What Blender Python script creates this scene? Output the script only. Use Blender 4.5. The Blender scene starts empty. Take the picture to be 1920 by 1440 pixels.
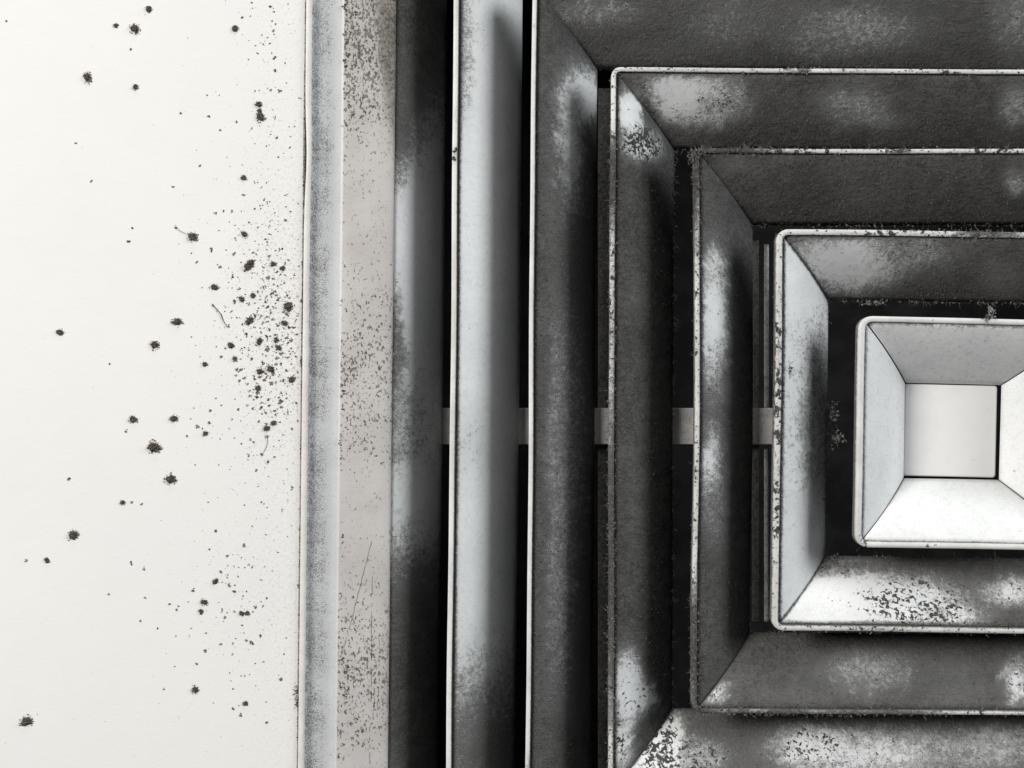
import bpy, math, random
import numpy as np
from mathutils import Vector, Matrix, noise as mnoise

random.seed(7); rng = np.random.default_rng(7)
scene = bpy.context.scene
C = scene.collection

# ------------------------------------------------------------------ units
# 1 unit "u" = 0.25 mm.  Plan coordinates (X right, Y "down the picture") lie in the ceiling plane;
# W is the height above the ceiling plane (into the duct).  The camera stands 0.5 m below, looking up.
U = 0.00025
ZC = 2.5                 # ceiling height
DIST = 2000.0            # camera distance in units
def P(x, y, w=0.0):
    return ((x - 960.0) * U, (y - 720.0) * U, ZC + w * U)

# ------------------------------------------------------------------ camera
cam_d = bpy.data.cameras.new('camera'); cam = bpy.data.objects.new('camera', cam_d); C.objects.link(cam)
cam.location = (0, 0, ZC - DIST * U)
cam.rotation_euler = (math.pi, 0, 0)
cam_d.sensor_width = 36.0
cam_d.lens = 36.0 * DIST / 1920.0
cam_d.clip_start = 0.01; cam_d.clip_end = 50
scene.camera = cam

# ------------------------------------------------------------------ world, lamps, exposure
world = bpy.data.worlds.new('World'); scene.world = world; world.use_nodes = True
bg = world.node_tree.nodes['Background']
bg.inputs['Color'].default_value = (0.80, 0.88, 1.0, 1); bg.inputs['Strength'].default_value = 0.06

def area(name, loc, target, sx, sy, power, col):
    d = bpy.data.lights.new(name, 'AREA'); d.shape = 'RECTANGLE'; d.size = sx; d.size_y = sy
    d.energy = power; d.color = col
    o = bpy.data.objects.new(name, d); C.objects.link(o); o.location = loc
    o.rotation_euler = (Vector(target) - Vector(loc)).to_track_quat('-Z', 'Y').to_euler()
    return o
TG = (0.05, 0.0, ZC)
area('window_light_top',   (0.15, -2.45, ZC - 0.50), TG, 1.3, 0.40, 15, (1.0, 0.98, 0.95))
area('window_light_right', (2.25, -0.85, ZC - 0.88), TG, 1.2, 0.95, 53, (0.94, 0.975, 1.0))
area('window_light_left',  (-1.70, -0.72, ZC - 1.40), TG, 0.8, 0.6, 64, (1.0, 0.97, 0.935))

scene.view_settings.view_transform = 'Standard'
scene.view_settings.look = 'None'
scene.view_settings.exposure = 0.0
scene.view_settings.gamma = 1.0
scene.view_settings.use_curve_mapping = False
scene.render.engine = 'CYCLES'
scene.cycles.max_bounces = 6

# ------------------------------------------------------------------ materials
def new_mat(name):
    m = bpy.data.materials.new(name); m.use_nodes = True
    nt = m.node_tree; b = nt.nodes['Principled BSDF']
    return m, nt, b
def N(nt, t, **kw):
    n = nt.nodes.new(t)
    for k, v in kw.items(): setattr(n, k, v)
    return n
def noise_node(nt, coord, scale, detail=4.0, rough=0.55, stretch=None, dist=0.0):
    n = N(nt, 'ShaderNodeTexNoise'); n.inputs['Scale'].default_value = scale
    n.inputs['Detail'].default_value = detail; n.inputs['Roughness'].default_value = rough
    n.inputs['Distortion'].default_value = dist
    if stretch:
        mp = N(nt, 'ShaderNodeMapping'); mp.inputs['Scale'].default_value = stretch
        nt.links.new(coord, mp.inputs['Vector']); nt.links.new(mp.outputs[0], n.inputs['Vector'])
    else:
        nt.links.new(coord, n.inputs['Vector'])
    return n.outputs['Fac']
def mth(nt, op, a, b=None, c=None, clamp=False):
    n = N(nt, 'ShaderNodeMath', operation=op); n.use_clamp = clamp
    for i, v in enumerate((a, b, c)):
        if v is None: continue
        if isinstance(v, (int, float)): n.inputs[i].default_value = v
        else: nt.links.new(v, n.inputs[i])
    return n.outputs[0]
def sstep(nt, val, lo, hi, steps=True):
    n = N(nt, 'ShaderNodeMapRange'); n.interpolation_type = 'SMOOTHSTEP'
    nt.links.new(val, n.inputs['Value'])
    for key, v in (('From Min', lo), ('From Max', hi)):
        if isinstance(v, (int, float)): n.inputs[key].default_value = v
        else: nt.links.new(v, n.inputs[key])
    return n.outputs[0]
def mixc(nt, f, a, b):
    n = N(nt, 'ShaderNodeMix', data_type='RGBA')
    if isinstance(f, (int, float)): n.inputs[0].default_value = f
    else: nt.links.new(f, n.inputs[0])
    for idx, v in ((6, a), (7, b)):
        if isinstance(v, tuple): n.inputs[idx].default_value = (*v, 1)
        else: nt.links.new(v, n.inputs[idx])
    return n.outputs[2]

def dusty_paint(name, paint, paint2, stretch=None, speck_scale=620.0, dust_lo=(0.026, 0.0245, 0.023), dust_hi=(0.108, 0.103, 0.095), bump=0.9, wc=0.35):
    """painted sheet metal under settled dust: 'film' = fine powder cover, 'speck' = coarse flecks"""
    m, nt, b = new_mat(name)
    tc = N(nt, 'ShaderNodeTexCoord').outputs['Object']
    film = N(nt, 'ShaderNodeAttribute', attribute_name='film').outputs['Fac']
    speck = N(nt, 'ShaderNodeAttribute', attribute_name='speck').outputs['Fac']
    nf = noise_node(nt, tc, 1500.0, 3.0, 0.7, stretch)
    nm = noise_node(nt, tc, 170.0, 5.0, 0.62)
    ns = noise_node(nt, tc, speck_scale, 3.5, 0.55, stretch, 0.3)
    ns = mth(nt, 'MULTIPLY_ADD', ns, 0.78, mth(nt, 'MULTIPLY', noise_node(nt, tc, speck_scale * 0.42, 2.0, 0.5, stretch, 0.2), 0.22))
    nl = noise_node(nt, tc, 38.0, 3.0, 0.55)
    nc = noise_node(nt, tc, 480.0, 3.0, 0.65)
    # coarse flecks
    sp = mth(nt, 'MULTIPLY_ADD', mth(nt, 'SUBTRACT', nm, 0.5), 0.55, speck)
    th = mth(nt, 'MULTIPLY_ADD', sp, -0.50, 0.765)
    smask = sstep(nt, ns, mth(nt, 'SUBTRACT', th, 0.025), mth(nt, 'ADD', th, 0.045))
    # fine powder film
    nmix = mth(nt, 'MULTIPLY_ADD', nf, 0.77 - wc, mth(nt, 'MULTIPLY_ADD', nm, 0.23, mth(nt, 'MULTIPLY', nc, wc)))
    th2 = mth(nt, 'MULTIPLY_ADD', film, -0.72, 0.92)
    fm0 = sstep(nt, nmix, mth(nt, 'SUBTRACT', th2, 0.13), mth(nt, 'ADD', th2, 0.13))
    fmask = mth(nt, 'MULTIPLY_ADD', fm0, 0.55, mth(nt, 'MULTIPLY', sstep(nt, film, 0.0, 1.0), 0.45))
    mask = mth(nt, 'MAXIMUM', smask, mth(nt, 'MULTIPLY', fmask, 0.97))
    dvar = sstep(nt, mth(nt, 'MULTIPLY_ADD', nf, 0.40, mth(nt, 'MULTIPLY_ADD', nm, 0.22, mth(nt, 'MULTIPLY_ADD', nc, 0.22, mth(nt, 'MULTIPLY', nl, 0.16)))), 0.40, 0.60)
    dust = mixc(nt, dvar, dust_lo, dust_hi)
    pcol = mixc(nt, sstep(nt, nl, 0.35, 0.65), paint, paint2)
    # a thin haze of grime and tiny pin specks everywhere on the paint
    grime = mth(nt, 'MULTIPLY', sstep(nt, nmix, 0.46, 0.62), 0.16)
    pin = mth(nt, 'MULTIPLY', sstep(nt, ns, 0.655, 0.69), 0.55)
    pcol = mixc(nt, mth(nt, 'MAXIMUM', grime, pin), pcol, (0.16, 0.15, 0.13))
    col = mixc(nt, mask, pcol, dust)
    nt.links.new(col, b.inputs['Base Color'])
    nt.links.new(mth(nt, 'MULTIPLY_ADD', mask, 0.5, 0.45), b.inputs['Roughness'])
    b.inputs['Specular IOR Level'].default_value = 0.25
    h = mth(nt, 'MULTIPLY', mask, mth(nt, 'ADD', mth(nt, 'MULTIPLY', nf, 0.8), mth(nt, 'MULTIPLY', nc, 1.2)))
    bp = N(nt, 'ShaderNodeBump'); bp.inputs['Strength'].default_value = bump; bp.inputs['Distance'].default_value = 0.0011
    nt.links.new(h, bp.inputs['Height']); nt.links.new(bp.outputs[0], b.inputs['Normal'])
    return m

M_panel = dusty_paint('dusty_white_louver_paint', (0.80, 0.81, 0.80), (0.74, 0.755, 0.75))
M_rim = dusty_paint('dusty_white_rim_paint', (0.76, 0.755, 0.735), (0.62, 0.615, 0.60), speck_scale=330.0)
M_frame = dusty_paint('speckled_frame_paint', (0.50, 0.475, 0.46), (0.55, 0.53, 0.515), stretch=(1.25, 0.8, 1.0), speck_scale=760.0,
                      dust_lo=(0.045, 0.040, 0.036), dust_hi=(0.25, 0.235, 0.21), bump=0.25, wc=0.1)
M_lip = dusty_paint('white_lip_paint', (0.74, 0.72, 0.69), (0.68, 0.66, 0.63))
M_flange = dusty_paint('cool_white_flange_paint', (0.58, 0.592, 0.59), (0.62, 0.63, 0.63), dust_lo=(0.07, 0.066, 0.06), dust_hi=(0.2, 0.19, 0.175), wc=0.13)
M_bar = dusty_paint('dull_galvanised_steel', (0.62, 0.60, 0.58), (0.50, 0.49, 0.475))

def plain(name, col, rough=0.9, var=None, scale=400, bump=0.0):
    m, nt, b = new_mat(name)
    tc = N(nt, 'ShaderNodeTexCoord').outputs['Object']
    n = noise_node(nt, tc, scale, 4.0, 0.6)
    if var: nt.links.new(mixc(nt, sstep(nt, n, 0.35, 0.65), col, var), b.inputs['Base Color'])
    else: b.inputs['Base Color'].default_value = (*col, 1)
    b.inputs['Roughness'].default_value = rough; b.inputs['Specular IOR Level'].default_value = 0.15
    if bump:
        bp = N(nt, 'ShaderNodeBump'); bp.inputs['Strength'].default_value = bump; bp.inputs['Distance'].default_value = 0.0005
        nt.links.new(n, bp.inputs['Height']); nt.links.new(bp.outputs[0], b.inputs['Normal'])
    return m
M_duct = plain('near_black_duct_lining', (0.012, 0.012, 0.013), 0.95, (0.022, 0.021, 0.022), 60)  # near-black colour puts the darkness of the void into the lining
M_fuzz = plain('dark_grey_dust', (0.024, 0.023, 0.021), 1.0, (0.175, 0.166, 0.152), 1300)
M_lint = plain('grey_lint', (0.070, 0.066, 0.060), 1.0, (0.20, 0.19, 0.175), 900)
M_pale_lint = plain('pale_lint', (0.20, 0.20, 0.19), 1.0, (0.36, 0.35, 0.34), 900)
M_clump = plain('dark_dust_clump', (0.040, 0.035, 0.026), 1.0, (0.115, 0.100, 0.078), 1500)
M_fine = plain('olive_fine_dust', (0.050, 0.044, 0.032), 1.0, (0.24, 0.215, 0.17), 260)
M_crumb = plain('brown_edge_crumbs', (0.06, 0.048, 0.034), 1.0, (0.16, 0.14, 0.11), 1200)

def ceiling_mat():
    m, nt, b = new_mat('matt_white_ceiling_paint')
    tc = N(nt, 'ShaderNodeTexCoord').outputs['Object']
    n1 = noise_node(nt, tc, 9.0, 3.0, 0.5); n2 = noise_node(nt, tc, 700.0, 3.0, 0.6); n3 = noise_node(nt, tc, 70.0, 4.0, 0.6)
    near = N(nt, 'ShaderNodeAttribute', attribute_name='film').outputs['Fac']
    base = mixc(nt, sstep(nt, n1, 0.35, 0.65), (0.785, 0.776, 0.750), (0.768, 0.762, 0.741))
    base = mixc(nt, mth(nt, 'MULTIPLY', sstep(nt, n3, 0.42, 0.75), 0.10), base, (0.70, 0.69, 0.66))
    # faint powder of dust blown out over the paint beside the diffuser
    pw = mth(nt, 'MULTIPLY', near, mth(nt, 'MULTIPLY', sstep(nt, n2, 0.45, 0.75), 0.55))
    col = mixc(nt, pw, base, (0.33, 0.31, 0.28))
    nt.links.new(col, b.inputs['Base Color'])
    b.inputs['Roughness'].default_value = 0.85; b.inputs['Specular IOR Level'].default_value = 0.2
    bp = N(nt, 'ShaderNodeBump'); bp.inputs['Strength'].default_value = 0.34; bp.inputs['Distance'].default_value = 0.0004
    nt.links.new(mth(nt, 'MULTIPLY_ADD', n2, 0.5, n3), bp.inputs['Height']); nt.links.new(bp.outputs[0], b.inputs['Normal'])
    return m
M_ceil = ceiling_mat()

# ------------------------------------------------------------------ mesh helpers
def mesh_obj(name, verts, faces, mat, parent=None, smooth=False, attrs=None):
    me = bpy.data.meshes.new(name)
    me.from_pydata([tuple(v) for v in verts], [], [tuple(f) for f in faces])
    me.materials.append(mat)
    if attrs:
        for k, arr in attrs.items():
            a = me.attributes.new(k, 'FLOAT', 'POINT'); a.data.foreach_set('value', np.asarray(arr, dtype=np.float32))
    if smooth: me.polygons.foreach_set('use_smooth', [True] * len(me.polygons))
    me.update()
    o = bpy.data.objects.new(name, me); C.objects.link(o)
    if parent: o.parent = parent
    return o

CX, CY = 1826.0, 813.0            # plan centre of the diffuser
root = bpy.data.objects.new('ceiling_diffuser', None); C.objects.link(root)
root.location = P(CX, CY, 0); root.empty_display_size = 0.05
root['label'] = 'dusty white square ceiling air diffuser with nested sloping louvers'
root['category'] = 'air diffuser'

def loc(x, y, w):                 # plan offset from the diffuser centre -> local metres
    return np.stack([np.asarray(x) * U, np.asarray(y) * U, np.asarray(w) * U * np.ones_like(np.asarray(x, dtype=float))], axis=-1)

def seen(x, y, w):                # plan position -> where that point of dirt lies in the photograph
    s = DIST / (DIST + w)
    return 960 + (x - 960) * s, 720 + (y - 720) * s

def sm(x, a, b):
    t = np.clip((x - a) / (b - a), 0, 1); return t * t * (3 - 2 * t)

def vnoise(x, y, f, seed=0.0):
    return np.array([mnoise.noise((float(a) * f, float(b) * f, seed)) for a, b in zip(np.ravel(x), np.ravel(y))]).reshape(np.shape(x))

# ------------------------------------------------------------------ where the dust lies, with some shade painted as film
# (cx, cy, rx, ry, film, speck, power): settled dust, and one painted shadow, thins or thickens around these places
BASE = {  # side, louver -> film, speck
    ('L', 5): (0.24, 0.02), ('L', 4): (0.80, 0.0), ('L', 3): (0.98, 0.2), ('L', 2): (0.90, 0.1), ('L', 1): (0.42, 0.08), ('L', 0): (0.30, -0.3),  # last entry: clean left face of the cone, its shade painted in as film
    ('T', 5): (0.9, 0.1), ('T', 4): (0.84, 0.1), ('T', 3): (0.92, 0.1), ('T', 2): (0.95, 0.1), ('T', 1): (0.92, 0.2), ('T', 0): (0.34, -0.3),  # last entry: cone's top face, shaded tone put into the film value
    ('B', 5): (0.9, 0.1), ('B', 4): (0.85, 0.1), ('B', 3): (0.80, 0.1), ('B', 2): (0.90, 0.1), ('B', 1): (0.90, 0.2), ('B', 0): (0.0, -0.3),
    ('R', 5): (0.4, 0.0), ('R', 4): (0.8, 0.0), ('R', 3): (0.9, 0.1), ('R', 2): (0.9, 0.1), ('R', 1): (0.5, 0.1), ('R', 0): (0.0, -0.3),
    ('L', 6): (0.40, 0.0), ('T', 6): (0.8, 0.1), ('R', 6): (0.5, 0.0), ('B', 6): (0.8, 0.1),
}
BLOB = {
    ('L', 6): [(760, 30, 90, 170, 0.98, 0.0, 2), (735, 240, 40, 160, 0.85, 0.1, 1.5), (775, 470, 60, 130, 0.12, 0.0, 1.5),
               (742, 720, 16, 170, 0.72, 0.15, 1.5), (765, 800, 30, 90, 0.50, 0.15, 1.5), (770, 960, 50, 70, 0.25, 0.0, 1.5), (775, 1290, 90, 230, 0.92, 0.0, 2)],
    ('L', 5): [(905, 40, 60, 60, 0.30, 0.05, 1.5), (868, 100, 18, 150, 0.55, 0.15, 1.2), (890, 560, 60, 260, 0.05, -0.1, 2),
               (890, 830, 40, 70, 0.38, 0.05, 1.2), (890, 1150, 50, 130, 0.10, -0.1, 2), (910, 1440, 110, 190, 0.80, 0.0, 0.9)],
    ('L', 4): [(1040, 40, 70, 110, 0.93, 0.1, 2), (1090, 180, 34, 45, 0.25, 0.15, 2), (1070, 260, 25, 120, 0.45, 0, 1.5),
               (1060, 800, 40, 200, 0.62, 0, 1.5), (1050, 1000, 30, 300, 0.62, 0, 1.5), (1030, 1420, 90, 70, 0.85, 0, 1.5), (1010, 500, 16, 700, 0.85, 0, 1.5)],
    ('L', 3): [(1180, 205, 24, 42, 0.15, 0.14, 1.6), (1205, 270, 40, 34, 0.40, 0.62, 2), (1175, 1290, 28, 66, 0.22, 0.32, 1.3),
               (1215, 1310, 20, 26, 0.25, 0.4, 1.5), (1165, 1400, 24, 40, 0.3, 0.4, 1.5), (1195, 960, 14, 130, 0.82, 0.1, 1.2), (1200, 560, 20, 40, 0.80, 0.1, 1.2)],
    ('L', 2): [(1338, 600, 26, 110, 0.30, 0.08, 1.1), (1345, 500, 14, 30, 0.45, 0.0, 1.5), (1334, 880, 18, 62, 0.30, 0.08, 1.1), (1345, 960, 22, 70, 0.68, 0.05, 1.5)],
    ('L', 1): [(1490, 520, 40, 70, 0.22, -0.1, 1.4), (1480, 700, 20, 60, 0.35, 0.25, 1.5), (1500, 1040, 40, 110, 0.20, -0.05, 1.4), (1540, 800, 30, 130, 0.62, 0.0, 2),  # last entry: shadow of the cone's rim painted on the deep half
               (1478, 930, 12, 100, 0.35, 0.1, 1.5)],
    ('L', 0): [(1616, 1000, 10, 30, 0.2, 0.3, 1.5)],
    ('T', 4): [(1120, 22, 70, 26, 0.64, 0.1, 1.5), (1600, 55, 110, 42, 0.60, 0.0, 1.3), (1520, 85, 60, 24, 0.66, 0, 1.5), (1360, 50, 80, 50, 0.70, 0.1, 1.5), (1910, 50, 50, 70, 0.66, 0, 1.5),
               (1260, 100, 110, 20, 0.75, 0, 1.5)],
    ('T', 3): [(1288, 183, 82, 44, 0.22, 0.20, 1.6), (1345, 195, 48, 34, 0.55, 0.42, 1.2), (1215, 225, 16, 45, 0.9, 0.6, 1.5), (1600, 195, 62, 32, 0.62, 0.1, 1.5), (1640, 225, 60, 16, 0.66, 0.1, 1.5), (1905, 200, 34, 40, 0.62, 0.1, 1.5)],
    ('T', 2): [(1380, 310, 36, 24, 0.78, 0.0, 1.5), (1630, 380, 60, 40, 0.82, 0.0, 1.5), (1905, 340, 22, 26, 0.60, 0.1, 1.5)],
    ('T', 1): [(1585, 490, 95, 55, 0.32, -0.05, 1.4), (1720, 470, 62, 38, 0.60, 0.38, 1.2), (1880, 520, 40, 36, 0.75, 0.1, 1.5)],
    ('B', 1): [(1560, 1135, 95, 60, 0.0, -0.12, 3), (1690, 1132, 105, 48, 0.30, 0.50, 1.2), (1780, 1160, 55, 22, 0.45, 0.5, 1.5), (1900, 1110, 52, 26, 0.42, 0.3, 1.5), (1560, 1060, 60, 16, 0.7, 0.5, 1.5)],
    ('B', 2): [(1345, 1298, 26, 22, 0.40, 0.50, 2), (1625, 1260, 90, 42, 0.60, 0.30, 1.5), (1905, 1280, 26, 44, 0.42, 0.40, 1.3), (1480, 1300, 80, 30, 0.80, 0.0, 1.5), (1790, 1280, 60, 60, 0.78, 0, 1.5)],
    ('B', 3): [(1232, 1405, 46, 66, 0.10, 0.58, 1.6), (1640, 1412, 130, 42, 0.44, 0.30, 1.2), (1520, 1400, 60, 36, 0.40, 0.45, 1.5), (1860, 1400, 90, 40, 0.55, 0.15, 1.5), (1320, 1420, 40, 30, 0.55, 0.5, 1.5)],
}
RIM_BLOB = {
    5: [(852, 290, 8, 14, 0.5, 0.6, 1.5)],
    4: [(995, 1430, 10, 20, 0.5, 0.3, 1.5)],
    3: [(1150, 330, 14, 90, 0.95, 0.5, 2), (1150, 560, 14, 130, 0.45, 0.45, 1.5), (1148, 1050, 14, 260, 0.92, 0.4, 2.5), (1152, 200, 12, 60, 0.2, 0.3, 1.5), (1500, 134, 22, 10, 0.7, 0.5, 1.5),
        (1780, 134, 90, 8, 0.3, 0.4, 1.5), (1190, 134, 25, 8, 0.2, 0.25, 1.5)],
    2: [(1300, 330, 14, 95, 0.97, 0.6, 3), (1390, 285, 90, 14, 0.95, 0.6, 3), (1500, 285, 60, 10, 0.4, 0.5, 1.5), (1690, 285, 20, 10, 0.6, 0.5, 1.5), (1860, 285, 60, 10, 0.4, 0.5, 1.5),
        (1304, 1230, 14, 110, 0.9, 0.5, 2), (1430, 1336, 90, 10, 0.85, 0.45, 2), (1310, 1336, 30, 14, 1.0, 0.6, 2), (1640, 1336, 110, 10, 0.8, 0.35, 2), (1304, 450, 10, 26, 0.5, 0.5, 1.5)],
    1: [(1460, 620, 12, 60, 0.35, 0.50, 1.5), (1460, 760, 12, 90, 0.35, 0.55, 1.5), (1458, 960, 12, 80, 0.30, 0.48, 1.5), (1700, 438, 90, 10, 0.3, 0.5, 1.5), (1850, 438, 60, 10, 0.75, 0.6, 1.5), (1640, 1183, 70, 10, 0.4, 0.5, 1.5),
        (1490, 1178, 20, 10, 0.3, 0.4, 1.5)],
    0: [(1610, 1020, 22, 18, 0.35, 0.42, 1.5), (1680, 1025, 16, 8, 0.2, 0.4, 1.5), (1745, 1027, 10, 8, 0.1, 0.4, 1.5)],
}
def apply_blobs(film, speck, X, Y, blobs):
    X, Y = X + 10 * vnoise(X, Y, 1 / 40.0, 1.0) + 10 * vnoise(X, Y, 1 / 14.0, 5.0), Y + 10 * vnoise(X, Y, 1 / 40.0, 9.0) + 10 * vnoise(X, Y, 1 / 14.0, 13.0)
    for bx, by, rx, ry, f, s, p in blobs:
        q = ((X - bx) / rx) ** 2 + ((Y - by) / ry) ** 2
        w = np.exp(-np.power(q, min(p, 1.45)) * 0.6)
        film = film * (1 - w) + f * w; speck = speck * (1 - w) + s * w
    return film, speck

SIDES = ('L', 'T', 'R', 'B')
def turn(x, y, k):                # base side is the left one; k quarter turns
    for _ in range(k): x, y = -y, x
    return x, y

# louver: half size, own centre (plan), own twist in degrees, run inward, wave
LOUV = {
    0: dict(h=217.0, c=(1825.5, 813.5), r=1.25, run=123.0, dep=98.0, rc=24.0, rim=11.0),
    1: dict(h=377.0, c=(1830.0, 811.0), r=0.72, run=126.0, dep=100.0, rc=21.0, rim=11.8),
    2: dict(h=531.0, c=(1832.5, 810.0), r=0.20, run=130.0, dep=100.0, rc=17.0, rim=9.5),
    3: dict(h=683.0, c=(1826.0, 811.5), r=0.22, run=134.0, dep=100.0, rc=17.0, rim=9.8),
    4: dict(h=836.0, c=(1827.0, 812.5), r=0.50, run=131.0, dep=100.0, rc=16.0, rim=9.5),
    5: dict(h=984.0, c=(1827.0, 812.5), r=0.58, run=130.0, dep=100.0, rc=16.0, rim=11.0),
}
def wave(i, side, a):             # slight bends of the thin sheet, inward offset at position a along the side
    ph = i * 1.7 + SIDES.index(side) * 2.3
    v = 0.7 * np.sin(a / 190.0 + ph) + 0.35 * np.sin(a / 73.0 + 2 * ph)
    if i == 2 and side == 'L': v = v + 4.5 * np.exp(-((a + 60) / 300.0) ** 2) - 2.0
    return v

def place(x, y, L):               # louver-local plan -> plan on the ceiling
    t = math.radians(L['r']); c, s = math.cos(t), math.sin(t)
    return L['c'][0] + x * c - y * s, L['c'][1] + x * s + y * c

def prof(t, dep):                 # the sheet starts shallow at the rim and steepens towards the duct
    return dep * (0.50 * t + 0.50 * t * t)

def make_panel(parent, i, k, L, u0, mat, step=8.0, nt_=14):
    side = SIDES[k]; h = L['h']; run = L['run']
    na = int(2 * h / step)
    T = np.linspace(0, 1, nt_); A = np.linspace(-1, 1, na + 1)
    Tg, Ag = np.meshgrid(T, A, indexing='ij')
    u = u0 + (run - u0) * Tg
    H = h - u
    a = Ag * (H - (0.4 if 1 <= i <= 4 else 1.4))
    x = -(H - wave(i, side, a)); y = a
    w = 5.0 + prof(Tg, L['dep'] - 5.0)
    # slightly ragged dust lip on the deep edge
    x, y = turn(x, y, k)
    gx, gy = place(x, y, L)
    X, Y = seen(gx, gy, w)
    f0, s0 = BASE[(side, i)]
    film = np.full_like(X, f0); speck = np.full_like(X, s0)
    film, speck = apply_blobs(film, speck, X, Y, BLOB.get((side, i), []))
    if i > 0:
        film = np.maximum(film, 0.75 * (1 - sm(u - u0, 0, 9.0)))            # dust caught behind the rolled rim
        film = np.maximum(film, 0.80 * (1 - sm((1 - np.abs(Ag)) * H, 1.5, 9.0)) * (0.9 if f0 > 0.3 else 0.55))  # and in the mitres
    else:
        film = np.maximum(film, 0.55 * (1 - sm(u - u0, 0, 5.0)))
    V = loc(x.ravel(), y.ravel(), w.ravel())
    n1 = na + 1
    F = []
    for r in range(nt_ - 1):
        for c in range(na):
            F.append((r * n1 + c, r * n1 + c + 1, (r + 1) * n1 + c + 1, (r + 1) * n1 + c))
    e1 = V[F[0][1]] - V[F[0][0]]; e2 = V[F[0][3]] - V[F[0][0]]
    if np.cross(e1, e2)[2] > 0: F = [f[::-1] for f in F]
    o = mesh_obj('panel', V, F, mat, parent, True, {'film': film.ravel(), 'speck': speck.ravel()})
    md = o.modifiers.new('sheet', 'SOLIDIFY'); md.thickness = 0.0007; md.offset = -1
    if 1 <= i <= 4: fuzz(parent, x, y, w, film, speck, X, Y, h)
    return o

OCT = np.array([(1, 0, 0), (-1, 0, 0), (0, 1, 0), (0, -1, 0), (0, 0, 1), (0, 0, -1)], dtype=float)
OCTF = np.array([(0, 2, 4), (2, 1, 4), (1, 3, 4), (3, 0, 4), (2, 0, 5), (1, 2, 5), (3, 1, 5), (0, 3, 5)])
def fuzz(parent, x, y, w, film, speck, X, Y, h):
    """grains and short fibres of settled dust standing on a sheet, thick where the film is thick"""
    nr, ncol = x.shape
    inside = (X < 1965) & (X > 780) & (Y > -45) & (Y < 1485)
    p = (np.clip(film - 0.42, 0, 1) * 1.5 + np.clip(speck, 0, 1) * 0.25) * np.where(inside, 1.0, 0.12)
    p = p * (0.55 + 0.9 * np.clip(vnoise(X, Y, 1 / 22.0, 21.0) + 0.5, 0, 1.2))
    cell = (2 * h / ncol) * (110.0 / nr)
    n = int(p.sum() * cell / 21.0)
    if n < 10: return
    idx = rng.choice(x.size, n, p=(p / p.sum()).ravel())
    r_, c_ = np.divmod(idx, ncol)
    r2 = np.clip(r_ + rng.choice((-1, 1), n), 0, nr - 1); c2 = np.clip(c_ + rng.choice((-1, 1), n), 0, ncol - 1)
    ta, tb = rng.random(n) * 0.6, rng.random(n) * 0.6
    def ip(g): return g[r_, c_] + (g[r2, c_] - g[r_, c_]) * ta + (g[r_, c2] - g[r_, c_]) * tb
    cx, cy, cw = ip(x), ip(y), ip(w * np.ones_like(x)) - 0.3
    rad = 0.45 + 1.5 * rng.random(n) ** 3.2
    k = rng.uniform(0.4, 1.4, (n, 6, 1)) * rad[:, None, None]
    V = OCT[None] * k + rng.uniform(-0.3, 0.3, (n, 6, 3)) * rad[:, None, None]
    V[..., 2] *= 0.8
    V = V + np.stack([cx, cy, cw], axis=-1)[:, None, :]
    F = (OCTF[None] + (np.arange(n) * 6)[:, None, None]).reshape(-1, 3)
    V = V.reshape(-1, 3)
    B = Bits()
    for j in rng.choice(n, n // 22): B.curl(cx[j], cy[j], cw[j] - 0.8, random.uniform(4, 13), random.uniform(0.25, 0.45), n=4, curlk=1.0)
    if B.v:
        off = len(V); V = np.vstack([V, np.array(B.v)])
        F = F.tolist() + [tuple(off + q for q in f) for f in B.f]
    else: F = F.tolist()
    o = mesh_obj('dust_fuzz', loc(V[:, 0], V[:, 1], V[:, 2]), F, M_fuzz, parent); o['kind'] = 'stuff'

def ring_path(h, rc, step, i=None):
    """closed rounded-square path: list of (px, py, side, along, nx, ny, corner centre...) as function of inward offset"""
    pts = []
    for k in range(4):
        n = max(2, int(2 * (h - rc) / step))
        for j in range(n):
            a = (h - rc) * (1 - 2 * j / n)
            pts.append((k, 0, a))                           # straight part; runs so that it leads to the next side
        for j in range(6):
            pts.append((k, 1, j / 6.0))
    return pts
def ring_point(p, h, rc, u, i):
    k, typ, a = p
    if typ == 0:
        x, y = -(h - u - (float(wave(i, SIDES[k], np.array(a))) if i is not None else 0)), a
        sidek = k
    else:
        # corner between left(k) and top(k+1): centre (-(h-rc), -(h-rc))
        r = rc - u
        th = a * math.pi / 2
        wv0 = float(wave(i, SIDES[k], np.array(-(h - rc)))) if i is not None else 0
        wv1 = float(wave(i, SIDES[(k + 1) % 4], np.array(h - rc))) if i is not None else 0
        x = -(h - rc) - r * math.cos(th) + wv0 * (1 - a); y = -(h - rc) - r * math.sin(th) + wv1 * a
    return turn(x, y, k)

def sweep(h, rc, profile, step, i):
    path = ring_path(h, rc, step)
    n = len(path); m = len(profile)
    xs = np.zeros((m, n)); ys = np.zeros((m, n)); ws = np.zeros((m, n))
    for q, (u, w) in enumerate(profile):
        for j, p in enumerate(path):
            xs[q, j], ys[q, j] = ring_point(p, h, rc, u, i); ws[q, j] = w
    F = []
    for q in range(m - 1):
        for j in range(n):
            j2 = (j + 1) % n
            F.append((q * n + j, q * n + j2, (q + 1) * n + j2, (q + 1) * n + j))
    return xs, ys, ws, F

def orient_down(V, F, fi):
    f = F[fi]; e1 = V[f[1]] - V[f[0]]; e2 = V[f[3]] - V[f[0]]
    return [g[::-1] for g in F] if np.cross(e1, e2)[2] > 0 else F

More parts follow.
